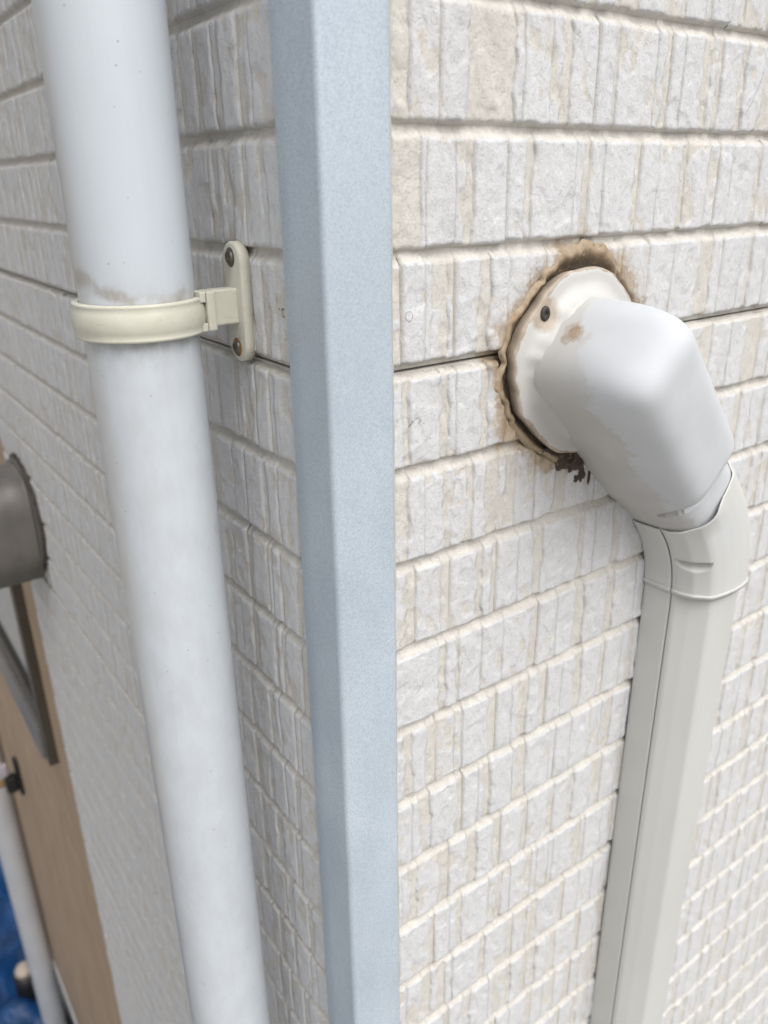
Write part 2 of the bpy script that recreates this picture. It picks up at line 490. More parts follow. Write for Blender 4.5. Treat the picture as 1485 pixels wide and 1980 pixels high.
def random_tokens(rng, s0, s1):
    out = []
    s = s0
    last = 'c'
    since = 0.0
    while s < s1:
        if last == 'w':
            k = rng.choice(['c', 'c', 'gw', 'gn', 'c'])
        elif last == 'n':
            k = rng.choice(['c', 'gw', 'c'])
        else:
            k = rng.choice(['w', 'w', 'w', 'n', 'gw'])
        w = {'w': rng.uniform(11, 27), 'n': rng.uniform(5, 9), 'c': rng.uniform(4.5, 9)}[k[-1]]
        if since > 42 and k[-1] != 'c' or since > 74:
            k = 'G' + k[-1].replace('c', 'w'); since = 0.0
            if k[-1] == 'w': w = rng.uniform(11, 22)
        out.append((s, k)); s += w; since += w; last = k[-1]
    return out

def row_tokens(wall, r, s_end):
    rng = random.Random(wall * 1000 + r * 7 + 11)
    toks = []
    if wall == 0 and r in ROWS_R:
        for t in ROWS_R[r].split():
            mt = _re.match(r'([\d.]+)(\w+)', t)
            toks.append((float(mt[1]), mt[2]))
        s = toks[-1][0] + rng.uniform(12, 25)
        toks += [(s, 'Gw')] + random_tokens(rng, s + 14, s_end)
    else:
        toks = random_tokens(rng, 20.0 if wall == 0 else 16.0, s_end)
    # into bricks: lists of (start, end, type, groove before)
    bricks, cur = [], []
    ends = [t[0] for t in toks[1:]] + [s_end]
    for (s, k), e in zip(toks, ends):
        if e - s < 0.5: continue
        if 'G' in k and cur:
            bricks.append(cur); cur = []
        cur.append((s, e, k[-1], 'g' in k))
    if cur: bricks.append(cur)
    return bricks

C45_ = math.sqrt(0.5)
def brick_grid(strips, seed, du, dv, carve=False, zb=0.0, flat=1.0, seam=False, seam_below=False, H=PITCH * 1000):
    """heightfield of one moulded stone: returns s, v, h (mm) and cream tone arrays"""
    rng = random.Random(seed)
    s_a = strips[0][0] + 0.02; s_b = strips[-1][1] - 0.02
    bounds = [s_a] + [st[0] for st in strips[1:]] + [s_b]
    nb = len(bounds)
    # columns: (s, strip index, edge weight)
    colp = []
    fine = du < 2.5
    for i, st in enumerate(strips):
        a, b = bounds[i], bounds[i + 1]
        gap = 0.55 if st[3] else 0.2
        e = min(1.5, (b - a) * 0.3) if i in (0, len(strips) - 1) else min(0.75, (b - a) * 0.2)
        if i == 0: colp += [(a, i, -1.0), (a + 0.35, i, -0.3), (a + 1.2, i, 0.3)]
        else: colp += [(a + gap * 0.5, i, 0.0)]
        nseg = max(1, int(round((b - a) / du)))
        for k in range(1, nseg):
            colp.append((a + e + (b - a - 2 * e) * k / nseg, i, 1.0))
        if nseg == 1: colp.append(((a + b) / 2, i, 1.0))
        if i == len(strips) - 1: colp += [(b - 0.8, i, 0.3), (b, i, -1.0)]
        else:
            nxt = strips[i + 1]
            g2 = 0.55 if nxt[3] else 0.2
            colp.append((b - g2 * 0.5, i, 0.0))
            if nxt[3] and fine: colp.append((b, i, -0.6))
    colp.sort(key=lambda t: t[0])
    s0 = np.array([t[0] for t in colp]); si = np.array([t[1] for t in colp]); ew = np.array([t[2] for t in colp])
    # ragged strip edges, followed by the columns
    joint = 4.3 if seam else 0.0
    bev = 3.0 if seam else 6.4
    v_top = H - joint
    nv = max(3, int(round((v_top - 4.0) / dv)))
    v0 = np.concatenate([[0.0, 0.35, 0.9] if seam_below else [0.0, 0.6, 1.3], np.linspace(1.9, v_top - bev, nv), [v_top - bev * 0.72, v_top - bev * 0.38, v_top]])
    vn = v0[:, None]
    off = np.zeros((len(v0), nb))
    for i in range(1, nb - 1):
        amp = 0.5 if strips[i][3] else (1.6 if 'c' in (strips[i][2], strips[i - 1][2]) else 0.6)
        width = min(bounds[i] - bounds[i - 1], bounds[i + 1] - bounds[i])
        amp = min(amp, width * 0.28)
        off[:, i] = 2 * amp * (noise(v0 / 14.0, seed * 0.37 + i * 5.1, 3) + 0.6 * noise(v0 / 5.0, seed * 0.71 + i * 3.3, 4))
    S = s0[None, :] + np.stack([np.interp(s0, bounds, off[k]) for k in range(len(v0))])
    # strip heights
    base, slope, vs = [], [], []
    for st in strips:
        base.append({'w': 5.7 + rng.uniform(-0.3, 0.45), 'n': 5.4 + rng.uniform(-0.3, 0.3), 'c': 4.75 + rng.uniform(-0.3, 0.2)}[st[2]])
        slope.append(rng.uniform(-0.45, 0.45)); vs.append(rng.uniform(-0.4, 0.4))
    base = np.array(base) if flat == 1.0 else 5.3 + flat * (np.array(base) - 5.3); slope = np.array(slope); vs = np.array(vs)
    mid = np.array([(a + b) / 2 for a, b in zip(bounds[:-1], bounds[1:])]); wid = np.array([b - a for a, b in zip(bounds[:-1], bounds[1:])])
    rel = np.clip((s0 - mid[si]) / np.maximum(wid[si], 1), -0.5, 0.5)
    hb = base[si] + slope[si] * rel
    V = vn + np.zeros_like(S)
    hf = hb[None, :] + vs[si][None, :] * (V / H - 0.5)
    sd = seed % 997
    hf = hf + 0.6 * noise(S / 11.0 + si[None, :] * 17.3, V / 17.0, sd) + 0.4 * noise(S / 5.0 + si[None, :] * 9.1, V / 8.0, sd + 1) \
        + 0.28 * noise(S / 2.3, V / 3.4, sd + 2)
    # split-face scarps: short diagonal breaks
    sc = noise(S / 7.0 + V / 20.0 + sd, V / 13.0 - S / 30.0, sd + 5)
    hf = hf - 0.5 * smooth(0.10, 0.16, sc)
    hf = np.clip(hf, 3.5, 7.2)
    # grooves and brick sides
    edge = np.where(ew[None, :] >= 0.99, 1.0, np.where(ew[None, :] < -0.9, -0.15, np.where(ew[None, :] < -0.55, 0.74, np.where(ew[None, :] < 0, 0.76, 0.945 + 0.10 * ew[None, :]))))
    h = hf * edge
    h = np.where((ew[None, :] < -0.9), 3.7, h)
    # ragged bottom edge, bevelled top edge
    rb = 1.7 * (noise(S / 12.0, si[None, :] * 3.7 + 0.0 * V, sd + 7) + 0.7 * noise(S / 4.0, si[None, :] * 1.7 + 0.0 * V, sd + 8)) + 0.7
    rb = np.clip(rb, 0.0, 2.6)
    rt = np.clip(1.6 * (noise(S / 11.0, si[None, :] * 2.3 + 0.0 * V, sd + 9) + 0.6 * noise(S / 3.6, 0.0 * V, sd + 10)) + 0.5, -0.5, 2.2)
    wb = np.clip(1 - V / 12.0, 0, 1); wt = np.clip(1 - (v_top - V) / 14.0, 0, 1)
    V2 = V + rb * wb - rt * wt
    if not seam_below: V2[0, :] = 0.0
    if not seam: V2[-1, :] = H
    prof = np.ones(len(v0)); prof[0] = -0.1; prof[1] = 0.72; prof[2] = 0.93
    prof[-1] = -0.1; prof[-2] = (0.50 if seam else 0.30); prof[-3] = (0.84 if seam else 0.72)
    h = np.where(h > 0, h * prof[:, None], h)
    h[0, :] = -0.6 if seam_below else 1.0; h[-1, :] = -0.6 if seam else 1.0
    if carve:
        uu = C45_ * (S - (zb + V2)) / 1000; nn = C45_ * (S + (zb + V2)) / 1000
        du_ = np.abs(uu - 0.1925) - (0.054 - 0.044); dn_ = np.abs(nn - 0.0475) - (0.052 - 0.044)
        sdf = np.hypot(np.maximum(du_, 0), np.maximum(dn_, 0)) + np.minimum(np.maximum(du_, dn_), 0) - 0.044
        h = np.minimum(h, 1.4 + 9.0 * smooth(0.0040, 0.0090, sdf + 0.004 * noise(S / 6.0, V2 / 6.0, 91)))
    tone = 1 - smooth(*((4.85, 5.25) if flat == 1.0 else (4.9, 5.2)), hf + 0.6 * noise(S / 4.0, V / 9.0, sd + 11))
    tone = np.maximum(tone, np.where((prof < 0.9)[:, None], 1.0, 0.0) * np.where(np.arange(len(v0)) > 5, 1.0, 0.6)[:, None])
    tone = np.maximum(tone, np.where(ew < 0, 0.9, 0.0)[None, :])
    return S, V2, h, tone

def to_world(wall, S, h, Z):
    if wall == 0: return np.stack([S, -h, Z], -1)
    return np.stack([-h, S, Z], -1)

RIGHT = np.array(right); DOWN = np.array(down); FWD = np.array(fwd); CAMN = np.array(CAM)
def project(P):
    d = np.asarray(P) - CAMN
    z = d @ FWD
    return 742.5 + 1537 * (d @ RIGHT) / z, 990 + 1537 * (d @ DOWN) / z, z

WALLS = [('right wall', 0, 1.30), ('left wall', 1, 0.978)]
ROW_MIN, ROW_MAX = -9, 49        # courses built, counted downwards from the open seam
def build_siding(wall, s_max, label):
    root = empty('siding_wall', (0.6, 0.0, GROUND) if wall == 0 else (0.0, 0.5, GROUND))
    tag(root, label, 'wall', kind='thing')
    # boards of eight courses, with an open dark seam between them
    gap = 0.0013
    panels = {}
    tops = [k for k in range(ROW_MIN, ROW_MAX + 1) if (k % 8) == 1] 
    pidx = sorted({(r - 1) // 8 for r in range(ROW_MIN, ROW_MAX + 1)})
    for pi in pidx:
        z1 = SEAM - 0.0031 - 8 * pi * PITCH - gap / 2
        z0 = z1 - 8 * PITCH + gap
        if pi == pidx[0]: z1 = SEAM - (ROW_MIN - 1) * PITCH
        if pi == pidx[-1]: z0 = SEAM - ROW_MAX * PITCH
        n = 40
        if wall == 0: o = box('siding_panel', 0.0, s_max, 0.0, 0.012, z0, z1, None, root, 0.0004)
        else: o = box('siding_panel', 0.0, 0.012, 0.0125, s_max, z0, z1, None, root, 0.0004)
        a = o.data.attributes.new('cream', 'FLOAT', 'POINT')
        a.data.foreach_set('value', np.ones(len(o.data.vertices), dtype=np.float32))
        o.data.materials.append(SIDING)
        panels[pi] = o
    zt = SEAM - (ROW_MIN - 1) * PITCH; zb = SEAM - ROW_MAX * PITCH
    if wall == 0: box('sheathing', 0.014, s_max, 0.0125, 0.12, zb, zt, DARKGAP, root)
    else: box('sheathing', 0.0125, 0.12, 0.1205, s_max, zb, zt, DARKGAP, root)
    # every moulded stone
    cand = []
    for r in range(ROW_MIN, ROW_MAX + 1):
        z_bot = SEAM - r * PITCH
        for bi, strips in enumerate(row_tokens(wall, r, s_max * 1000)):
            a, b = strips[0][0] / 1000, strips[-1][1] / 1000
            P = to_world(wall, np.array([a, b, b, a]), np.full(4, 0.005), np.array([z_bot, z_bot, z_bot + PITCH, z_bot + PITCH]))
            x, y, z = project(P)
            inside = (z.min() > 0.05 and x.max() > 0 and x.min() < 1485 and y.max() > 0 and y.min() < 1980)
            A = 0.5 * abs((x[0] - x[2]) * (y[1] - y[3]) - (x[1] - x[3]) * (y[0] - y[2])) if inside else 0.0
            ppm = 1537 * 0.517 / max(z.mean(), 0.2) / 1000      # render pixels per mm
            cand.append((A if inside else -abs(z.mean()), ppm, r, bi, strips, z_bot, inside))
    cand.sort(key=lambda t: -t[0])
    rest_v, rest_f, rest_a, nvtot = [], [], [], 0
    for k, (A, ppm, r, bi, strips, z_bot, inside) in enumerate(cand):
        seed = wall * 50021 + (r + 20) * 311 + bi * 37 + 5
        own = inside and k < 300
        if own:
            du = max(1.15, 1.5 / ppm); dv = du * 1.15
            if wall == 1: du = max(du, 1.7); dv = max(dv, 1.8)
        elif inside: du, dv = 3.2, 6.0
        else: du, dv = 9.0, 16.0
        S, V, h, tone = brick_grid(strips, seed, du, dv, own and wall == 0 and -2 <= r <= 5, z_bot * 1000, 1.0 if wall == 0 else 0.5, (r - 1) % 8 == 0, r % 8 == 0)
        P = to_world(wall, S / 1000, h / 1000, z_bot + V / 1000)
        if wall == 1: P = P[:, ::-1]; tone = tone[:, ::-1]
        if own:
            c = P.reshape(-1, 3).mean(0)
            me = grid_mesh('brick', P - c, attr=tone)
            link('brick', me, SIDING, panels[(r - 1) // 8], loc=Vector(c))
        else:
            R_, C_ = P.shape[:2]
            idx = np.arange(R_ * C_).reshape(R_, C_) + nvtot
            rest_f.append(np.stack([idx[:-1, :-1], idx[:-1, 1:], idx[1:, 1:], idx[1:, :-1]], -1).reshape(-1, 4))
            rest_v.append(P.reshape(-1, 3)); rest_a.append(tone.ravel()); nvtot += R_ * C_
    me = np_mesh('far_bricks', np.concatenate(rest_v), np.concatenate(rest_f), np.concatenate(rest_a))
    o = link('far_bricks', me, SIDING, root, loc=Vector((0, 0, 0)))
    o['kind'] = 'stuff'
    return root

wall_r = build_siding(0, 1.30, 'pale split-stone siding wall right of the corner trim, carrying the pipe cover')
wall_l = build_siding(1, 0.978, 'shaded split-stone siding wall behind the tall white downpipe')

# pencil marks, a hair and a paint dot left on the siding, laid on the stone surface itself
bpy.context.view_layer.update()
deps = bpy.context.evaluated_depsgraph_get()
def mark(name, wall, pts, r=0.00022, mat=None):
    P = []
    for a, z in pts:
        o, d = (Vector((a, -0.05, z)), Vector((0, 1, 0))) if wall == 0 else (Vector((-0.05, a, z)), Vector((1, 0, 0)))
        hit, loc, nrm, idx, ob, mt = scene.ray_cast(deps, o, d, distance=0.08)
        p = loc if hit else o + d * 0.045
        P.append(p - d * 0.0001)
    return tube(name, P, r, mat or PENCIL, wall_r if wall == 0 else wall_l, 6)
arc = lambda cx, cz, rx, rz, a0, a1, n=16: [(cx + rx * math.cos(a0 + (a1 - a0) * t / n), cz + rz * math.sin(a0 + (a1 - a0) * t / n)) for t in range(n + 1)]
mark('pencil_mark', 0, arc(0.0420, -0.0626, 0.0023, 0.0024, 0.6, 6.6), 0.00009)
mark('pencil_mark', 0, arc(0.0477, -0.1186, 0.0022, 0.0019, -1.2, 3.6), 0.00010)
mark('pencil_mark', 0, [(0.0447, -0.1178), (0.0437, -0.1192), (0.0431, -0.1208)], 0.00022)
mark('pencil_mark', 1, [(0.0412, -0.0600)] + arc(0.0402, -0.0603, 0.0011, 0.0010, 2.6, -0.9, 8) + [(0.0410, -0.0632), (0.0384, -0.0634)], 0.00020)
mark('pencil_mark', 1, [(0.0440, -0.0595), (0.0434, -0.0604)], 0.00020)
mark('stray_hair', 0, [(0.3265, 0.0615), (0.3255, 0.0580), (0.3238, 0.0540), (0.3212, 0.0495), (0.3180, 0.0440), (0.3150, 0.0400), (0.3132, 0.0368)], 0.00008)

# ------------------------------------------------------------------ corner trim
def corner_trim():
    t, L, th = 0.0085, 0.030, 0.0012
    # plan outline of the bent sheet: left flange end -> fold -> right flange end, hemmed edges
    out = [(-0.0045, L + 0.0004), (-t + 0.0006, L + 0.0002), (-t, L - 0.0012)]
    out += [(-t, L * 0.55), (-t - 0.0001, 0.004), (-t, -t + 0.0035)]
    for i in range(7):
        a = math.pi - (math.pi / 2) * (-i / 6.0)
        rr = 0.0030
        out.append((-t + rr + rr * math.cos(a), -t + rr + rr * math.sin(a)))
    out += [(-t + 0.0035, -t), (0.004, -t - 0.0001), (L * 0.55, -t), (L - 0.0012, -t), (L + 0.0002, -t + 0.0006), (L + 0.0004, -0.0045)]
    zt, zb = SEAM - (ROW_MIN - 1) * PITCH, SEAM - ROW_MAX * PITCH
    zs = np.linspace(zt, zb, 60)
    P = np.array([[(x, y, z) for x, y in out] for z in zs])
    c = np.array([-t, -t, zb])
    me = grid_mesh('corner_trim', P - c)
    o = link('corner_trim', me, TRIM, loc=Vector(c))
    tag(o, 'pale blue-grey metal corner trim running vertically between the two walls', 'corner trim', kind='thing')
    o.modifiers.new('thickness', 'SOLIDIFY').thickness = th
    o.modifiers['thickness'].offset = 1
    rng = random.Random(4)
    zz = np.linspace(zt, zb, 420)
    tube('sealant_bead', [(L + 0.0012 + 0.0003 * rng.uniform(-1, 1), -0.0056, z) for z in zz], [0.0011 * rng.uniform(0.75, 1.25) for z in zz], BEAD, o, 8)
    return o
corner_trim()

# ------------------------------------------------------------------ downpipe and its clamp
PX, PY, PR = -0.0593, 0.0992, 0.0300
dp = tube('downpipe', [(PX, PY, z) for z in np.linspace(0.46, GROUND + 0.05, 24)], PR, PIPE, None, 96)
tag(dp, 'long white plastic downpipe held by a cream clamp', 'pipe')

def pipe_clamp():
    root = empty('pipe_clamp', (0.0, PY, CLAMP_Z))
    tag(root, 'cream plastic pipe clamp screwed to the shaded wall, gripping the downpipe', 'clamp')
    # wall plate: a tall rounded bar
    hw, hh = 0.0110, 0.0325
    BY, BZ = 0.0842, CLAMP_Z + 0.0036
    bm = bmesh.new()
    prof = []
    for i in range(25):
        a = math.pi * i / 24
        prof.append((hw * math.cos(a), (hh - hw) + hw * math.sin(a)))
    for i in range(25):
        a = math.pi + math.pi * i / 24
        prof.append((hw * math.cos(a), -(hh - hw) + hw * math.sin(a)))
    rings = []
    for x, ins in ((-0.0050, 0.0), (-0.0098, 0.0), (-0.0106, 0.0004), (-0.0110, 0.0012)):
        k = (hw - ins) / hw; k2 = (hh - ins) / hh
        rings.append([bm.verts.new((x, y * k, z * k2)) for y, z in prof])
    for A, B in zip(rings[:-1], rings[1:]):
        for i in range(len(A)):
            bm.faces.new((A[i], A[(i + 1) % len(A)], B[(i + 1) % len(A)], B[i]))
    bm.faces.new(rings[-1]); bm.faces.new(rings[0])
    link('wall_plate', bm_mesh('wall_plate', bm), CLAMP, root, loc=Vector((0, BY, BZ)))
    # arm with a thickened root
    bm = bmesh.new()
    box_bm(bm, -0.0255, -0.0108, -0.0050, 0.0045, -0.0095, 0.0095, 0.0010)
    link('arm', bm_mesh('arm', bm), CLAMP, root, loc=Vector((0, BY, BZ - 0.001)), smooth=False)
    # band: ribbed hoop round the pipe
    prof = [(-0.0092, 0.0304), (-0.0092, 0.0336), (-0.0088, 0.0341), (-0.0076, 0.0341), (-0.0071, 0.0337), (-0.0050, 0.0348), (0.0, 0.0353), (0.0050, 0.0348),
            (0.0072, 0.0337), (0.0077, 0.0340), (0.0088, 0.0340), (0.0092, 0.0335), (0.0092, 0.0304)]
    a0, a1 = math.radians(18), math.radians(325)
    n = 110
    P = np.array([[(r * math.cos(a0 + (a1 - a0) * i / n), r * math.sin(a0 + (a1 - a0) * i / n), z) for z, r in prof] for i in range(n + 1)])
    link('band', grid_mesh('band', P), CLAMP, root, loc=Vector((PX, PY, CLAMP_Z)))
    # hinge knuckle and latch on the near side, two interlocking tabs
    bm = bmesh.new()
    box_bm(bm, -0.0305, -0.0256, -0.0085, 0.0040, -0.0104, 0.0104, 0.0009)
    link('hinge', bm_mesh('hinge', bm), CLAMP, root, loc=Vector((0, BY, BZ - 0.002)), smooth=False)
    bm = bmesh.new()
    box_bm(bm, -0.0342, -0.0308, -0.0082, 0.0030, 0.0048, 0.0104, 0.0006)
    link('latch_tab', bm_mesh('latch_tab', bm), CLAMP, root, loc=Vector((0, BY, BZ - 0.002)), smooth=False)
    bm = bmesh.new()
    box_bm(bm, -0.0342, -0.0308, -0.0082, 0.0030, -0.0104, -0.0060, 0.0006)
    link('latch_tab', bm_mesh('latch_tab', bm), CLAMP, root, loc=Vector((0, BY, BZ - 0.002)), smooth=False)
    for zz, rusty in ((0.0243, False), (-0.0243, True)):
        bm = bmesh.new()
        ring = []
        for x, r in ((-0.0109, 0.0040), (-0.0117, 0.0039), (-0.0127, 0.0033), (-0.0131, 0.0022), (-0.0126, 0.0014), (-0.0115, 0.0009)):
            ring.append([bm.verts.new((x, r * math.cos(2 * math.pi * k / 24) * (0.72 if (r < 0.003 and k % 6 == 3) else 1), r * math.sin(2 * math.pi * k / 24))) for k in range(24)])
        for A, B in zip(ring[:-1], ring[1:]):
            for k in range(24): bm.faces.new((A[k], A[(k + 1) % 24], B[(k + 1) % 24], B[k]))
        bm.faces.new(ring[-1])
        sc = link('screw', bm_mesh('screw', bm), SCREW, root, loc=Vector((0, BY, BZ + zz)))
        if rusty: sc['label'] = 'rust-ringed lower screw'
        bm = bmesh.new()
        ring = []
        for x, r in ((-0.0111, 0.0052), (-0.0114, 0.0050), (-0.0116, 0.0040)):
            ring.append([bm.verts.new((x, r * math.cos(2 * math.pi * k / 24), r * math.sin(2 * math.pi * k / 24))) for k in range(24)])
        for A, B in zip(ring[:-1], ring[1:]):
            for k in range(24): bm.faces.new((A[k], A[(k + 1) % 24], B[(k + 1) % 24], B[k]))
        link('washer', bm_mesh('washer', bm), RUST if rusty else SCREW, sc, loc=Vector((0, BY, BZ + zz)))
    return root
pipe_clamp()

# ------------------------------------------------------------------ pipe cover on the right wall
C45 = math.sqrt(0.5)
def UN(u, n, h):            # diagonal wall coordinates -> world
    return np.stack([C45 * (u + n), -h, C45 * (n - u)], -1)
N0 = 0.0445                 # axis of the cap

def pocket(P, Nrm, origin, e1, e2, half, height, depth):
    d = P - np.array(origin)
    a = d @ np.array(e1); b = d @ np.array(e2); c = np.linalg.norm(d, axis=-1)
    q = np.clip(1 - (a / half) ** 2, 0, 1)
    top = height * np.sqrt(q)
    inside = (q > 0) & (b >= 0) & (b <= top) & (c < half * 1.3)
    dep = np.where(inside, depth * np.minimum(1, 2.2 * (1 - b / np.maximum(top, 1e-6))), 0.0)
    return P - Nrm * dep[..., None]

def grid_normals(P):
    du = np.gradient(P, axis=0); dv = np.gradient(P, axis=1)
    n = np.cross(du, dv)
    n /= np.maximum(np.linalg.norm(n, axis=-1, keepdims=True), 1e-9)
    return n

duct = empty('pipe_cover', (0.302, -0.006, GROUND))
tag(duct, 'ivory air-conditioner pipe cover with bent white wall cap, elbow and vertical trunk', 'pipe cover')

def cap_body():
    u0 = 0.1528
    us = np.concatenate([u0 + 0.030 * (np.linspace(0, 1, 50) ** 1.8), np.linspace(0.1836, 0.278, 76), np.linspace(0.2785, 0.342, 120)])
    th = np.linspace(0, math.pi, 150)
    rows = []
    for u in us:
        e = np.clip((u - u0) / 0.030, 0, 1)
        q = (1 - (1 - e) ** 2.7) ** (1 / 2.7)
        H = np.interp(u, [u0, 0.170, 0.282, 0.288, 0.2925, 0.2965, 0.300, 0.320, 0.338], [0.0866, 0.0866, 0.0740, 0.0720, 0.0672, 0.0600, 0.0572, 0.0552, 0.0545])
        w = np.interp(u, [u0, 0.290, 0.304, 0.338], [0.0347, 0.0347, 0.0340, 0.0338])
        H = H * (0.14 + 0.86 * q) if e < 1 else H
        w = w * q if e < 1 else w
        p = 4.3 - 0.9 * np.clip((u - 0.29) / 0.02, 0, 1)
        cs, sn = np.cos(th), np.sin(th)
        Nc = N0 + 0.0025 * np.clip((u - 0.29) / 0.04, 0, 1)
        n = Nc - w * np.sign(cs) * np.abs(cs) ** (2 / p)
        taper = 1 - 0.01 * np.abs(sn) ** 1.5
        n = Nc + (n - Nc) * taper
        h = 0.005 + (H - 0.005) * np.abs(sn) ** (2 / p)
        rows.append(UN(np.full_like(n, u), n, h))
    P = np.array(rows)
    # smooth the section corners and even out column spacing
    L = np.linalg.norm(np.diff(P[120], axis=0), axis=-1); s = np.concatenate([[0], np.cumsum(L)]); s /= s[-1]
    t = np.linspace(0, 1, 170)
    P = np.stack([np.stack([np.interp(t, s, P[i, :, k]) for k in range(3)], -1) for i in range(len(P))])
    N = grid_normals(P)
    if (N[100, 85] @ np.array([0, -1, 0])) < 0: N = -N
    # snap slot pressed into the collar, near its lower-left shoulder
    i0 = int(np.argmin(np.abs(us - 0.3125)))
    j0 = int(np.argmax(-P[i0, :, 1] > 0.0495))
    o = P[i0, j0]
    e1 = P[i0, j0 + 3] - P[i0, j0 - 3]; e1 /= np.linalg.norm(e1)
    e2 = np.array([C45, 0, -C45])
    P = pocket(P, N, o, e1, -e2, 0.0150, 0.0092, 0.0070)
    c = P.reshape(-1, 3).mean(0)
    return link('wall_cap', grid_mesh('wall_cap', P - c), CAP, duct, loc=Vector(c))
cap = cap_body()

def rounded_outline(u0, u1, n0, n1, r, k=40):
    pts = []
    for cx, cy, a in ((u1 - r, n1 - r, 0), (u0 + r, n1 - r, 1), (u0 + r, n0 + r, 2), (u1 - r, n0 + r, 3)):
        for i in range(k):
            t = (a + i / (k - 1)) * math.pi / 2
            pts.append((cx + r * math.cos(t), cy + r * math.sin(t), math.cos(t), math.sin(t)))
    # resample evenly
    pts = np.array(pts)
    d = np.linalg.norm(np.diff(np.vstack([pts, pts[:1]])[:, :2], axis=0), axis=1)
    s = np.concatenate([[0], np.cumsum(d)]); tt = np.linspace(0, s[-1], 320, endpoint=False)
    ext = np.vstack([pts, pts[:1]])
    return np.stack([np.interp(tt, s, ext[:, j]) for j in range(4)], -1)
OUT = rounded_outline(0.1385, 0.246, -0.0045, 0.0995, 0.044)

def flange():
    wav = 0.0030 * noise(np.arange(320) / 20.0, np.zeros(320), 77) + 0.0012 * noise(np.arange(320) / 7.0, np.zeros(320), 78)
    rings, att = [], []
    for ins, h, a in ((0.0015, 0.003, 1.0), (0.0, 0.0090, 1.0), (0.0, 0.0108, 0.9), (0.0008, 0.0115, 0.58), (0.0035, 0.0119, 0.10), (0.0065, 0.0119, -0.1), (0.0095, 0.0126, 0.0),
                      (0.0125, 0.0152, 0.0), (0.0150, 0.0185, 0.0), (0.0170, 0.0235, 0.0), (0.022, 0.024, 0.0)):
        u = OUT[:, 0] - OUT[:, 2] * (ins - wav); n = OUT[:, 1] - OUT[:, 3] * (ins - wav)
        rings.append(UN(u, n, np.full(320, h)))
        att.append(np.full(320, a))
    P = np.array(rings); c = P.reshape(-1, 3).mean(0)
    o = link('flange', grid_mesh('flange', P - c, wrap=True, attr=np.array(att)), FLANGE, cap, loc=Vector(c))
    return o
flange()
# flange screw standing in a flaked patch
fs = UN(np.array(0.1440), np.array(0.0455), np.array(0.0120))
bm = bmesh.new()
ring = []
for y, r in ((0.001, 0.0036), (-0.0006, 0.0035), (-0.0016, 0.0026), (-0.0012, 0.0012), (-0.0002, 0.0008)):
    ring.append([bm.verts.new((r * math.cos(2 * math.pi * k / 20), y, 1.25 * r * math.sin(2 * math.pi * k / 20))) for k in range(20)])
for A, B in zip(ring[:-1], ring[1:]):
    for k in range(20): bm.faces.new((A[k], A[(k + 1) % 20], B[(k + 1) % 20], B[k]))
bm.faces.new(ring[-1])
link('screw', bm_mesh('screw', bm), SEALDARK, cap, loc=Vector(fs))

def sealant():
    n = 320
    i = np.arange(n)
    un, vn = OUT[:, 2], OUT[:, 3]
    # the bead is widest over the top, thin on the lower sides
    updir = C45 * (vn - un)                       # +1 where the outline faces up
    ang = np.arctan2(vn, un)
    cyc = lambda f, sd: noise(f * np.cos(ang) + 9, f * np.sin(ang) + 9, sd)
    w = 0.0044 + 0.0030 * np.clip(updir, 0, 1) ** 2 + 0.0070 * cyc(2.2, 31) + 0.0060 * cyc(5, 32) + 0.0030 * cyc(13, 33)
    w = np.clip(w, 0.0026, 0.017)
    w = np.where((OUT[:, 0] > 0.236), 0.0025, w)
    rings, att = [], []
    for f, h, a in ((-0.25, 0.0036, 0.0), (0.0, 0.0036, 0.0), (0.2, 0.0038, 0.2), (0.4, 0.0050, 0.4), (0.6, 0.0062, 0.6), (0.8, 0.0067, 0.8), (0.95, 0.0066, 0.95), (1.1, 0.0062, 1.0), (1.3, 0.0054, 1.0), (1.45, 0.0040, 1.0)):
        u = OUT[:, 0] + un * w * f; v = OUT[:, 1] + vn * w * f
        hh = h + 0.0012 * noise(u * 170, v * 170, 41) + 0.0009 * noise(u * 420, v * 420, 42)
        rings.append(UN(u, v, hh)); att.append(np.full(n, a))
    P = np.array(rings); c = P.reshape(-1, 3).mean(0)
    return link('sealant', grid_mesh('sealant', P - c, wrap=True, attr=np.array(att)), SEALANT, cap, loc=Vector(c))
sealant()

def lump(X, z, h, r, sx, sz, mat, seed, name='sealant_lump'):
    bm = bmesh.new()
    bmesh.ops.create_icosphere(bm, subdivisions=4, radius=r)
    for v in bm.verts:
        d = v.co.normalized()
        k = 1 + 0.9 * float(noise(d.x * 2.2 + seed, d.z * 2.2 + d.y, seed)) + 0.45 * float(noise(d.x * 6 + seed, d.z * 6 - d.y * 3, seed + 1))
        v.co = Vector((v.co.x * k * sx, v.co.y * k * 0.35, v.co.z * k * sz))
    return link(name, bm_mesh(name, bm), mat, cap, loc=Vector((X, -h, z)))
lump(0.1765, -0.1665, 0.0065, 0.0058, 1.3, 1.0, SEALANT, 3)
lump(0.1655, -0.1650, 0.0060, 0.0060, 1.3, 0.8, SEALANT, 8)
lump(0.1835, -0.1785, 0.0054, 0.0046, 0.8, 1.3, SEALANT, 12)
lump(0.1800, -0.1655, 0.0070, 0.0034, 1.4, 0.7, SEALDARK, 17)
lump(0.1515, -0.1560, 0.0056, 0.0038, 1.5, 0.8, SEALDARK, 21)
lump(0.1785, -0.1805, 0.0062, 0.0020, 0.9, 1.2, SEALDARK, 26)
lump(0.1920, -0.1835, 0.0056, 0.0022, 0.5, 2.2, SEALANT, 31)

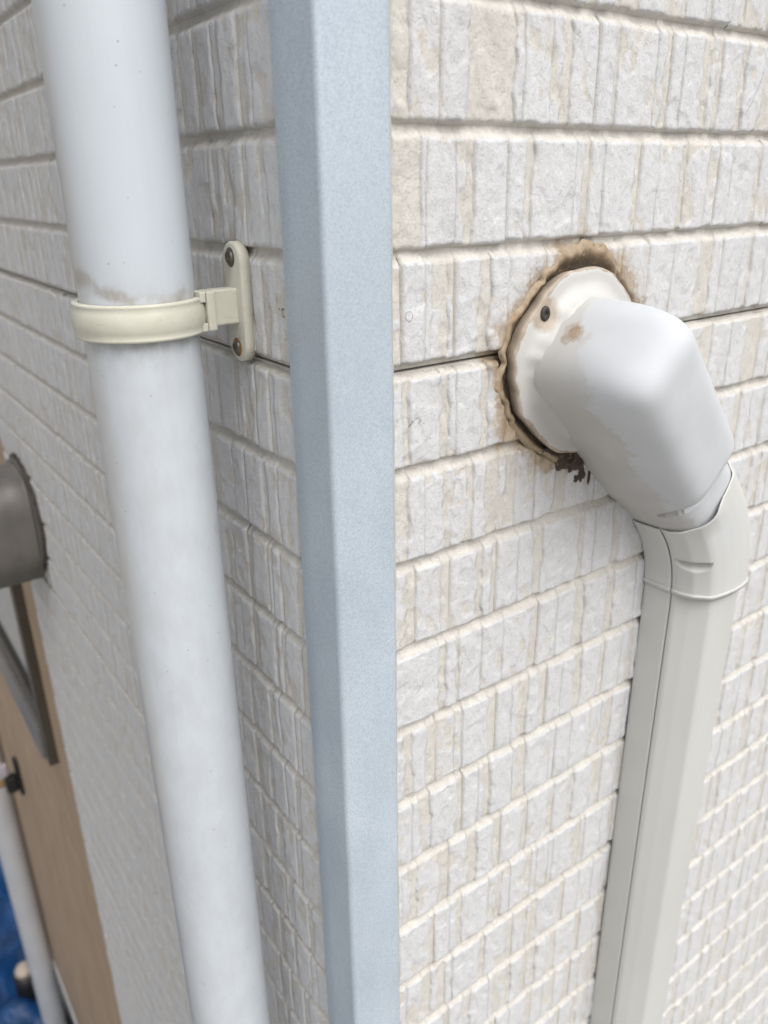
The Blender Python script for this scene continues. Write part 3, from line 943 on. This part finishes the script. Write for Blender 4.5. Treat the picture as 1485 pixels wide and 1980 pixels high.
SEC_BASE = [(-0.0345, 0.0062), (-0.0350, 0.0080), (-0.0347, 0.0180), (-0.0342, 0.0280), (-0.0336, 0.0289)]
SEC_HALF = [(-0.0327, 0.0289), (-0.0336, 0.0296), (-0.0330, 0.0330), (-0.0270, 0.0412), (-0.0175, 0.0518), (-0.0150, 0.0528), (-0.0080, 0.0534), (0.0, 0.0536)]
SEC_ELBOW = [(-0.0327, 0.0289), (-0.0337, 0.0298), (-0.0334, 0.0360), (-0.0305, 0.0450), (-0.0225, 0.0540), (-0.0185, 0.0555), (-0.0090, 0.0570), (0.0, 0.0574)]
def section(kx, half_sec, its):
    half = [(a * kx, h) for a, h in SEC_BASE], [(a * kx, h) for a, h in half_sec]
    def dense(p, n):
        p = np.array(p); d = np.concatenate([[0], np.cumsum(np.linalg.norm(np.diff(p, axis=0), axis=1))])
        t = np.linspace(0, d[-1], n)
        return np.stack([np.interp(t, d, p[:, 0]), np.interp(t, d, p[:, 1])], -1)
    def smooth_pts(q, it=6):
        for _ in range(it):
            q = q.copy(); q[1:-1] = 0.25 * q[:-2] + 0.5 * q[1:-1] + 0.25 * q[2:]
        return q
    cover = half[1] + [(-a, h) for a, h in half[1][-2::-1]]
    cv = smooth_pts(dense(cover, 150), its)
    bl = dense(half[0], 24)
    return bl, cv
def sweep(frames, sec):
    """frames: list of (centre X, centre z, lateral dx, dz, scale)"""
    return np.array([[(X + dx * a * k, -(0.0062 + (h - 0.0062) * (1 + (k - 1) * 0.6)), z + dz * a * k) for a, h in sec] for X, z, dx, dz, k in frames])

TX = 0.3020
def trunk():
    root = empty('trunk', (TX, -0.006, GROUND + 0.3)); root.parent = duct; root.location = Vector((TX, -0.006, GROUND + 0.3)) - world_loc(duct)
    bl, cv = section(1.0, SEC_HALF, 3)
    zs = np.linspace(-0.262, GROUND + 0.25, 60)
    fr = [(TX, z, 1, 0, 1) for z in zs]
    for nm, sec in (('cover', cv), ('base_side', bl), ('base_side', bl * np.array([-1, 1]))):
        P = sweep(fr, sec); c = P.reshape(-1, 3).mean(0)
        link(nm, grid_mesh(nm, P - c), DUCT, root, loc=Vector(c))
    # inner web that closes the seam
    P = sweep(fr, np.array([(-0.0320, 0.0062), (-0.0320, 0.031), (-0.0300, 0.034), (0.0300, 0.034), (0.0320, 0.031), (0.0320, 0.0062)])); c = P.reshape(-1, 3).mean(0)
    link('base', grid_mesh('base', P - c), DUCT, root, loc=Vector(c))
trunk()

def elbow():
    root = empty('elbow', (TX, -0.006, -0.24)); root.parent = duct; root.location = Vector((TX, -0.006, -0.24)) - world_loc(duct)
    bl, cv = section(1.045, SEC_ELBOW, 6)
    X0, z0 = C45 * (0.333 + N0 + 0.002), C45 * (N0 + 0.002 - 0.333)
    Rr = (TX - X0) / (1 - C45)
    fr = []
    for i in range(110):
        a = math.radians(45 * (1 - i / 109))            # angle of the run from the vertical
        X = TX - Rr * (1 - math.cos(a)); z = z0 - Rr * (C45 - math.sin(a))
        fr.append((X, z, math.cos(a), math.sin(a), 0.972 + 0.028 * min(1.0, i / 50.0) ** 0.7))
    zl = fr[-1][1]
    ze = -0.2795
    for z in np.linspace(zl, ze, 16)[1:]: fr.append((TX, z, 1, 0, 1.0))
    fr2 = fr + [(TX, ze, 1, 0, 1.03), (TX, ze - 0.0028, 1, 0, 1.03), (TX, ze - 0.0030, 1, 0, 0.985)]
    # rounded entry lip
    k0 = fr[0][4]
    fr2 = [fr[34][:4] + (k0 * 0.965,), fr[0][:4] + (k0 * 0.972,), fr[0][:4] + (k0 * 0.990,)] + [(fr[0][0] + 0.0008 * C45, fr[0][1] - 0.0008 * C45, C45, C45, k0)] + fr2[2:]
    for nm, sec in (('cover', cv), ('base_side', bl), ('base_side', bl * np.array([-1, 1]))):
        P = sweep(fr2, sec)
        if nm == 'cover':
            # the mouth gapes a little along its lower front
            aa = np.asarray(sec)[:, 0]
            gape = 0.0040 * np.exp(-((aa + 0.013) / 0.011) ** 2)
            for i in range(1, 30): P[i, :, 1] -= gape * (1 - (i - 1) / 29.0) ** 1.5
            N = grid_normals(P)
            if (N[40, 75] @ np.array([0, -1, 0])) < 0: N = -N
            i0 = int(np.argmin(np.abs(P[:, 75, 2] + 0.2400))); j0 = int(np.argmax(-P[i0, :, 1] > 0.0450))
            o = P[i0, j0]; e1 = P[i0, j0 + 3] - P[i0, j0 - 3]; e1 /= np.linalg.norm(e1)
            P = pocket(P, N, o, e1, np.array([0.05, 0, -1.0]), 0.0125, 0.0085, 0.0060)
        c = P.reshape(-1, 3).mean(0)
        link(nm, grid_mesh(nm, P - c), ELBOW, root, loc=Vector(c))
    P = sweep(fr, np.array([(-0.0335, 0.0062), (-0.0335, 0.031), (-0.0300, 0.036), (0.0300, 0.036), (0.0335, 0.031), (0.0335, 0.0062)])); c = P.reshape(-1, 3).mean(0)
    link('base', grid_mesh('base', P - c), ELBOW, root, loc=Vector(c))
elbow()

# ------------------------------------------------------------------ far end of the left wall: tan boards, window, hood
TY0, TY1, TZ0 = 0.980, 2.560, -2.880
tan_wall = empty('board_wall', (0.0, (TY0 + TY1) / 2, GROUND))
tag(tan_wall, 'tan-brown board wall with a window, beyond the pale siding', 'wall', kind='thing')
WY0, WY1, WZ0, WZ1 = 1.112, 2.05, -1.078, 0.10
k = 0
zt = 0.45
zz = TZ0
while zz < zt:
    z1 = min(zz + 0.3015, zt)
    pieces = [(TY0, TY1)]
    if z1 > WZ0 and zz < WZ1:
        if zz < WZ0:
            box('board', 0.001, 0.018, TY0, TY1, zz, WZ0, TAN, tan_wall, 0.0012); zz0 = WZ0
        else: zz0 = zz
        pieces = [(TY0, WY0), (WY1, TY1)]
    else: zz0 = zz
    for a, b in pieces:
        box('board', 0.0, 0.018, a, b, zz0 + (0.0 if zz0 != zz else 0.0), z1 - 0.0025, TAN, tan_wall, 0.0012)
    zz += 0.3015
box('backing', 0.019, 0.13, TY0, TY1, TZ0 + 0.02, WZ0, DARKGAP, tan_wall)
box('drip_flashing', -0.007, 0.018, TY0, TY1 + 0.01, TZ0 - 0.010, TZ0 - 0.004, WHITEFAR, tan_wall, 0.002)
box('foundation', 0.045, 0.20, 0.0, TY1, GROUND - 0.1, TZ0 - 0.016, CONCRETE, tan_wall)
win = empty('window', (0.0, (WY0 + WY1) / 2, WZ0)); win.parent = tan_wall; win.location = Vector((0, (WY0 + WY1) / 2, WZ0)) - world_loc(tan_wall)
box('frame', -0.018, 0.05, WY0, WY0 + 0.030, WZ0, WZ1, FRAME, win, 0.002)
box('frame', -0.018, 0.05, WY1 - 0.030, WY1, WZ0, WZ1, FRAME, win, 0.002)
box('frame', -0.022, 0.05, WY0 + 0.031, WY1 - 0.031, WZ1 - 0.04, WZ1, FRAME, win, 0.002)
box('sill', -0.024, 0.05, WY0 + 0.031, WY1 - 0.031, WZ0, WZ0 + 0.075, SILL_LIT, win, 0.002)
GL = Mat('window glass', 0.06, 0.9)
GL.color((0.09, 0.105, 0.12))
box('pane', -0.006, 0.0, WY0 + 0.031, WY1 - 0.031, WZ0 + 0.076, WZ1 - 0.041, GL.m, win)
box('sash_rail', -0.014, -0.0065, WY0 + 0.031, WY1 - 0.031, WZ0 + 0.076, WZ0 + 0.118, FRAME, win, 0.001)

def vent_hood():
    Yc, Zc = 0.866, -0.4470
    root = empty('vent_hood', (-0.006, Yc, Zc))
    tag(root, 'grey steel vent hood sticking out of the shaded wall at the left edge', 'vent hood')
    bm = bmesh.new()
    n = 72; r = 0.086
    rings = []
    for x, rr in ((-0.004, r), (-0.0105, r), (-0.0115, r - 0.0012), (-0.0125, r * 0.6)):
        rings.append([bm.verts.new((x + 0.006, rr * math.cos(2 * math.pi * k / n), rr * math.sin(2 * math.pi * k / n))) for k in range(n)])
    for A, B in zip(rings[:-1], rings[1:]):
        for k in range(n): bm.faces.new((A[k], A[(k + 1) % n], B[(k + 1) % n], B[k]))
    bm.faces.new(rings[-1])
    link('flange', bm_mesh('flange', bm), STEEL, root, loc=Vector((-0.006, Yc, Zc)))
    # body: round-shouldered hood, flat sides, open underneath
    hw, top, bot = 0.070, 0.072, -0.074
    prof = [(hw, bot), (hw, -0.02)]
    for i in range(1, 24):
        a = math.pi * i / 24
        prof.append((hw * math.copysign(abs(math.cos(a)) ** 0.6, math.cos(a)), -0.02 + (top + 0.02) * math.sin(a) ** 0.5))
    prof += [(-hw, -0.02), (-hw, bot)]
    xs = [0.0, -0.003, -0.03, -0.07, -0.105, -0.125, -0.132]
    ks = [1.05, 1.0, 1.0, 1.0, 0.985, 0.93, 0.80]
    P = np.array([[(x, y * k, bot + (z - bot) * k) for y, z in prof] for x, k in zip(xs, ks)])
    me = grid_mesh('hood', P)
    o = link('hood', me, STEEL, root, loc=Vector((-0.0125, Yc, Zc)))
    md = o.modifiers.new('thickness', 'SOLIDIFY'); md.thickness = 0.0012
    bm = bmesh.new()
    vs = [bm.verts.new((xs[-1], y * ks[-1], bot + (z - bot) * ks[-1])) for y, z in prof]
    bm.faces.new(vs)
    link('front_plate', bm_mesh('front_plate', bm), STEEL, root, loc=Vector((-0.0125, Yc, Zc)), smooth=False)
    # lumpy dark sealant bead round the flange
    n = 160
    ang = np.linspace(0, 2 * math.pi, n, endpoint=False)
    lum = 0.0035 * noise(9 + 5 * np.cos(ang), 9 + 5 * np.sin(ang), 61) + 0.003 * noise(9 + 14 * np.cos(ang), 9 + 14 * np.sin(ang), 62)
    P = np.array([[(x, (r + d + lum[i]) * math.cos(ang[i]), (r + d + lum[i]) * math.sin(ang[i])) for i in range(n)]
                  for x, d in ((0.006, 0.0055), (0.0, 0.0048), (-0.0042, 0.0025), (-0.0045, -0.001))])
    link('sealant', grid_mesh('sealant', P, wrap=True), SEALDARK, root, loc=Vector((-0.006, Yc, Zc)))
vent_hood()

def wall_fitting():
    Y, Z = 1.915, -1.665
    root = empty('conduit_bracket', (0.0, Y, Z))
    tag(root, 'small black bracket holding a tan conduit on the board wall below the window', 'bracket')
    bm = bmesh.new(); box_bm(bm, -0.012, -0.0005, -0.022, 0.022, -0.062, 0.062, 0.006)
    link('plate', bm_mesh('plate', bm), BLACK, root, loc=Vector((0, Y, Z)), smooth=False)
    bm = bmesh.new(); box_bm(bm, -0.045, -0.0125, -0.016, 0.016, -0.045, 0.012, 0.006)
    link('socket', bm_mesh('socket', bm), BLACK, root, loc=Vector((0, Y, Z)), smooth=False)
    tube('conduit', [(-0.046, Y, Z - 0.005), (-0.10, Y, Z - 0.006), (-0.20, Y + 0.002, Z - 0.012), (-0.30, Y + 0.004, Z - 0.02)], 0.011, BRASS, root, 16)
    bm = bmesh.new(); box_bm(bm, -0.052, -0.030, -0.014, 0.010, 0.020, 0.062, 0.006)
    link('clip', bm_mesh('clip', bm), PALE, root, loc=Vector((0, Y, Z)), smooth=False)
wall_fitting()

# white downpipe at the far end of the board wall
fp = tube('downpipe', [(-0.050, 2.31, z) for z in np.linspace(0.4, GROUND + 0.02, 20)], 0.043, WHITEFAR, None, 32)
tag(fp, 'blurred pale downpipe beyond the tan boards at the bottom left', 'pipe')

# blue tarpaulin heaped on the ground
xs = np.linspace(-1.9, 0.02, 110); ys = np.linspace(1.2, 5.2, 150)
Xg, Yg = np.meshgrid(xs, ys)
hgt = 0.27 + 0.22 * (noise(Xg * 2.1, Yg * 2.1, 51) + 0.5) + 0.16 * noise(Xg * 5, Yg * 5, 52) + 0.24 * np.abs(noise(Xg * 8 + Yg * 3, Yg * 5, 53)) + 0.03 * noise(Xg * 24, Yg * 24, 54)
edge = np.minimum.reduce([smooth(-1.9, -1.6, Xg), 1 - smooth(-0.05, 0.02, Xg) * 0.8, smooth(1.2, 1.5, Yg), 1 - smooth(4.8, 5.2, Yg)])
Pt = np.stack([Xg, Yg, np.maximum(hgt * edge, 0.006)], -1)
tarp = link('tarp', grid_mesh('tarp', Pt - np.array([-0.9, 3.2, 0])), TARP, loc=Vector((-0.9, 3.2, GROUND)))
tag(tarp, 'crumpled bright blue tarpaulin heaped on the ground at the bottom left', 'tarp')

# black post with a cream cap standing by the tarpaulin
bx, by, bz = -0.105, 2.46, -3.02
post = empty('post', (bx, by, GROUND))
tag(post, 'short black post with a round cream cap, in front of the blue tarpaulin', 'post')
tube('shaft', [(bx, by, GROUND), (bx, by, bz - 0.05), (bx, by, bz)], [0.045, 0.045, 0.043], BLACK, post, 28)
tube('cap', [(bx, by, bz), (bx, by, bz + 0.018), (bx, by, bz + 0.034), (bx, by, bz + 0.042)], [0.036, 0.036, 0.026, 0.008], CREAMCAP, post, 28)
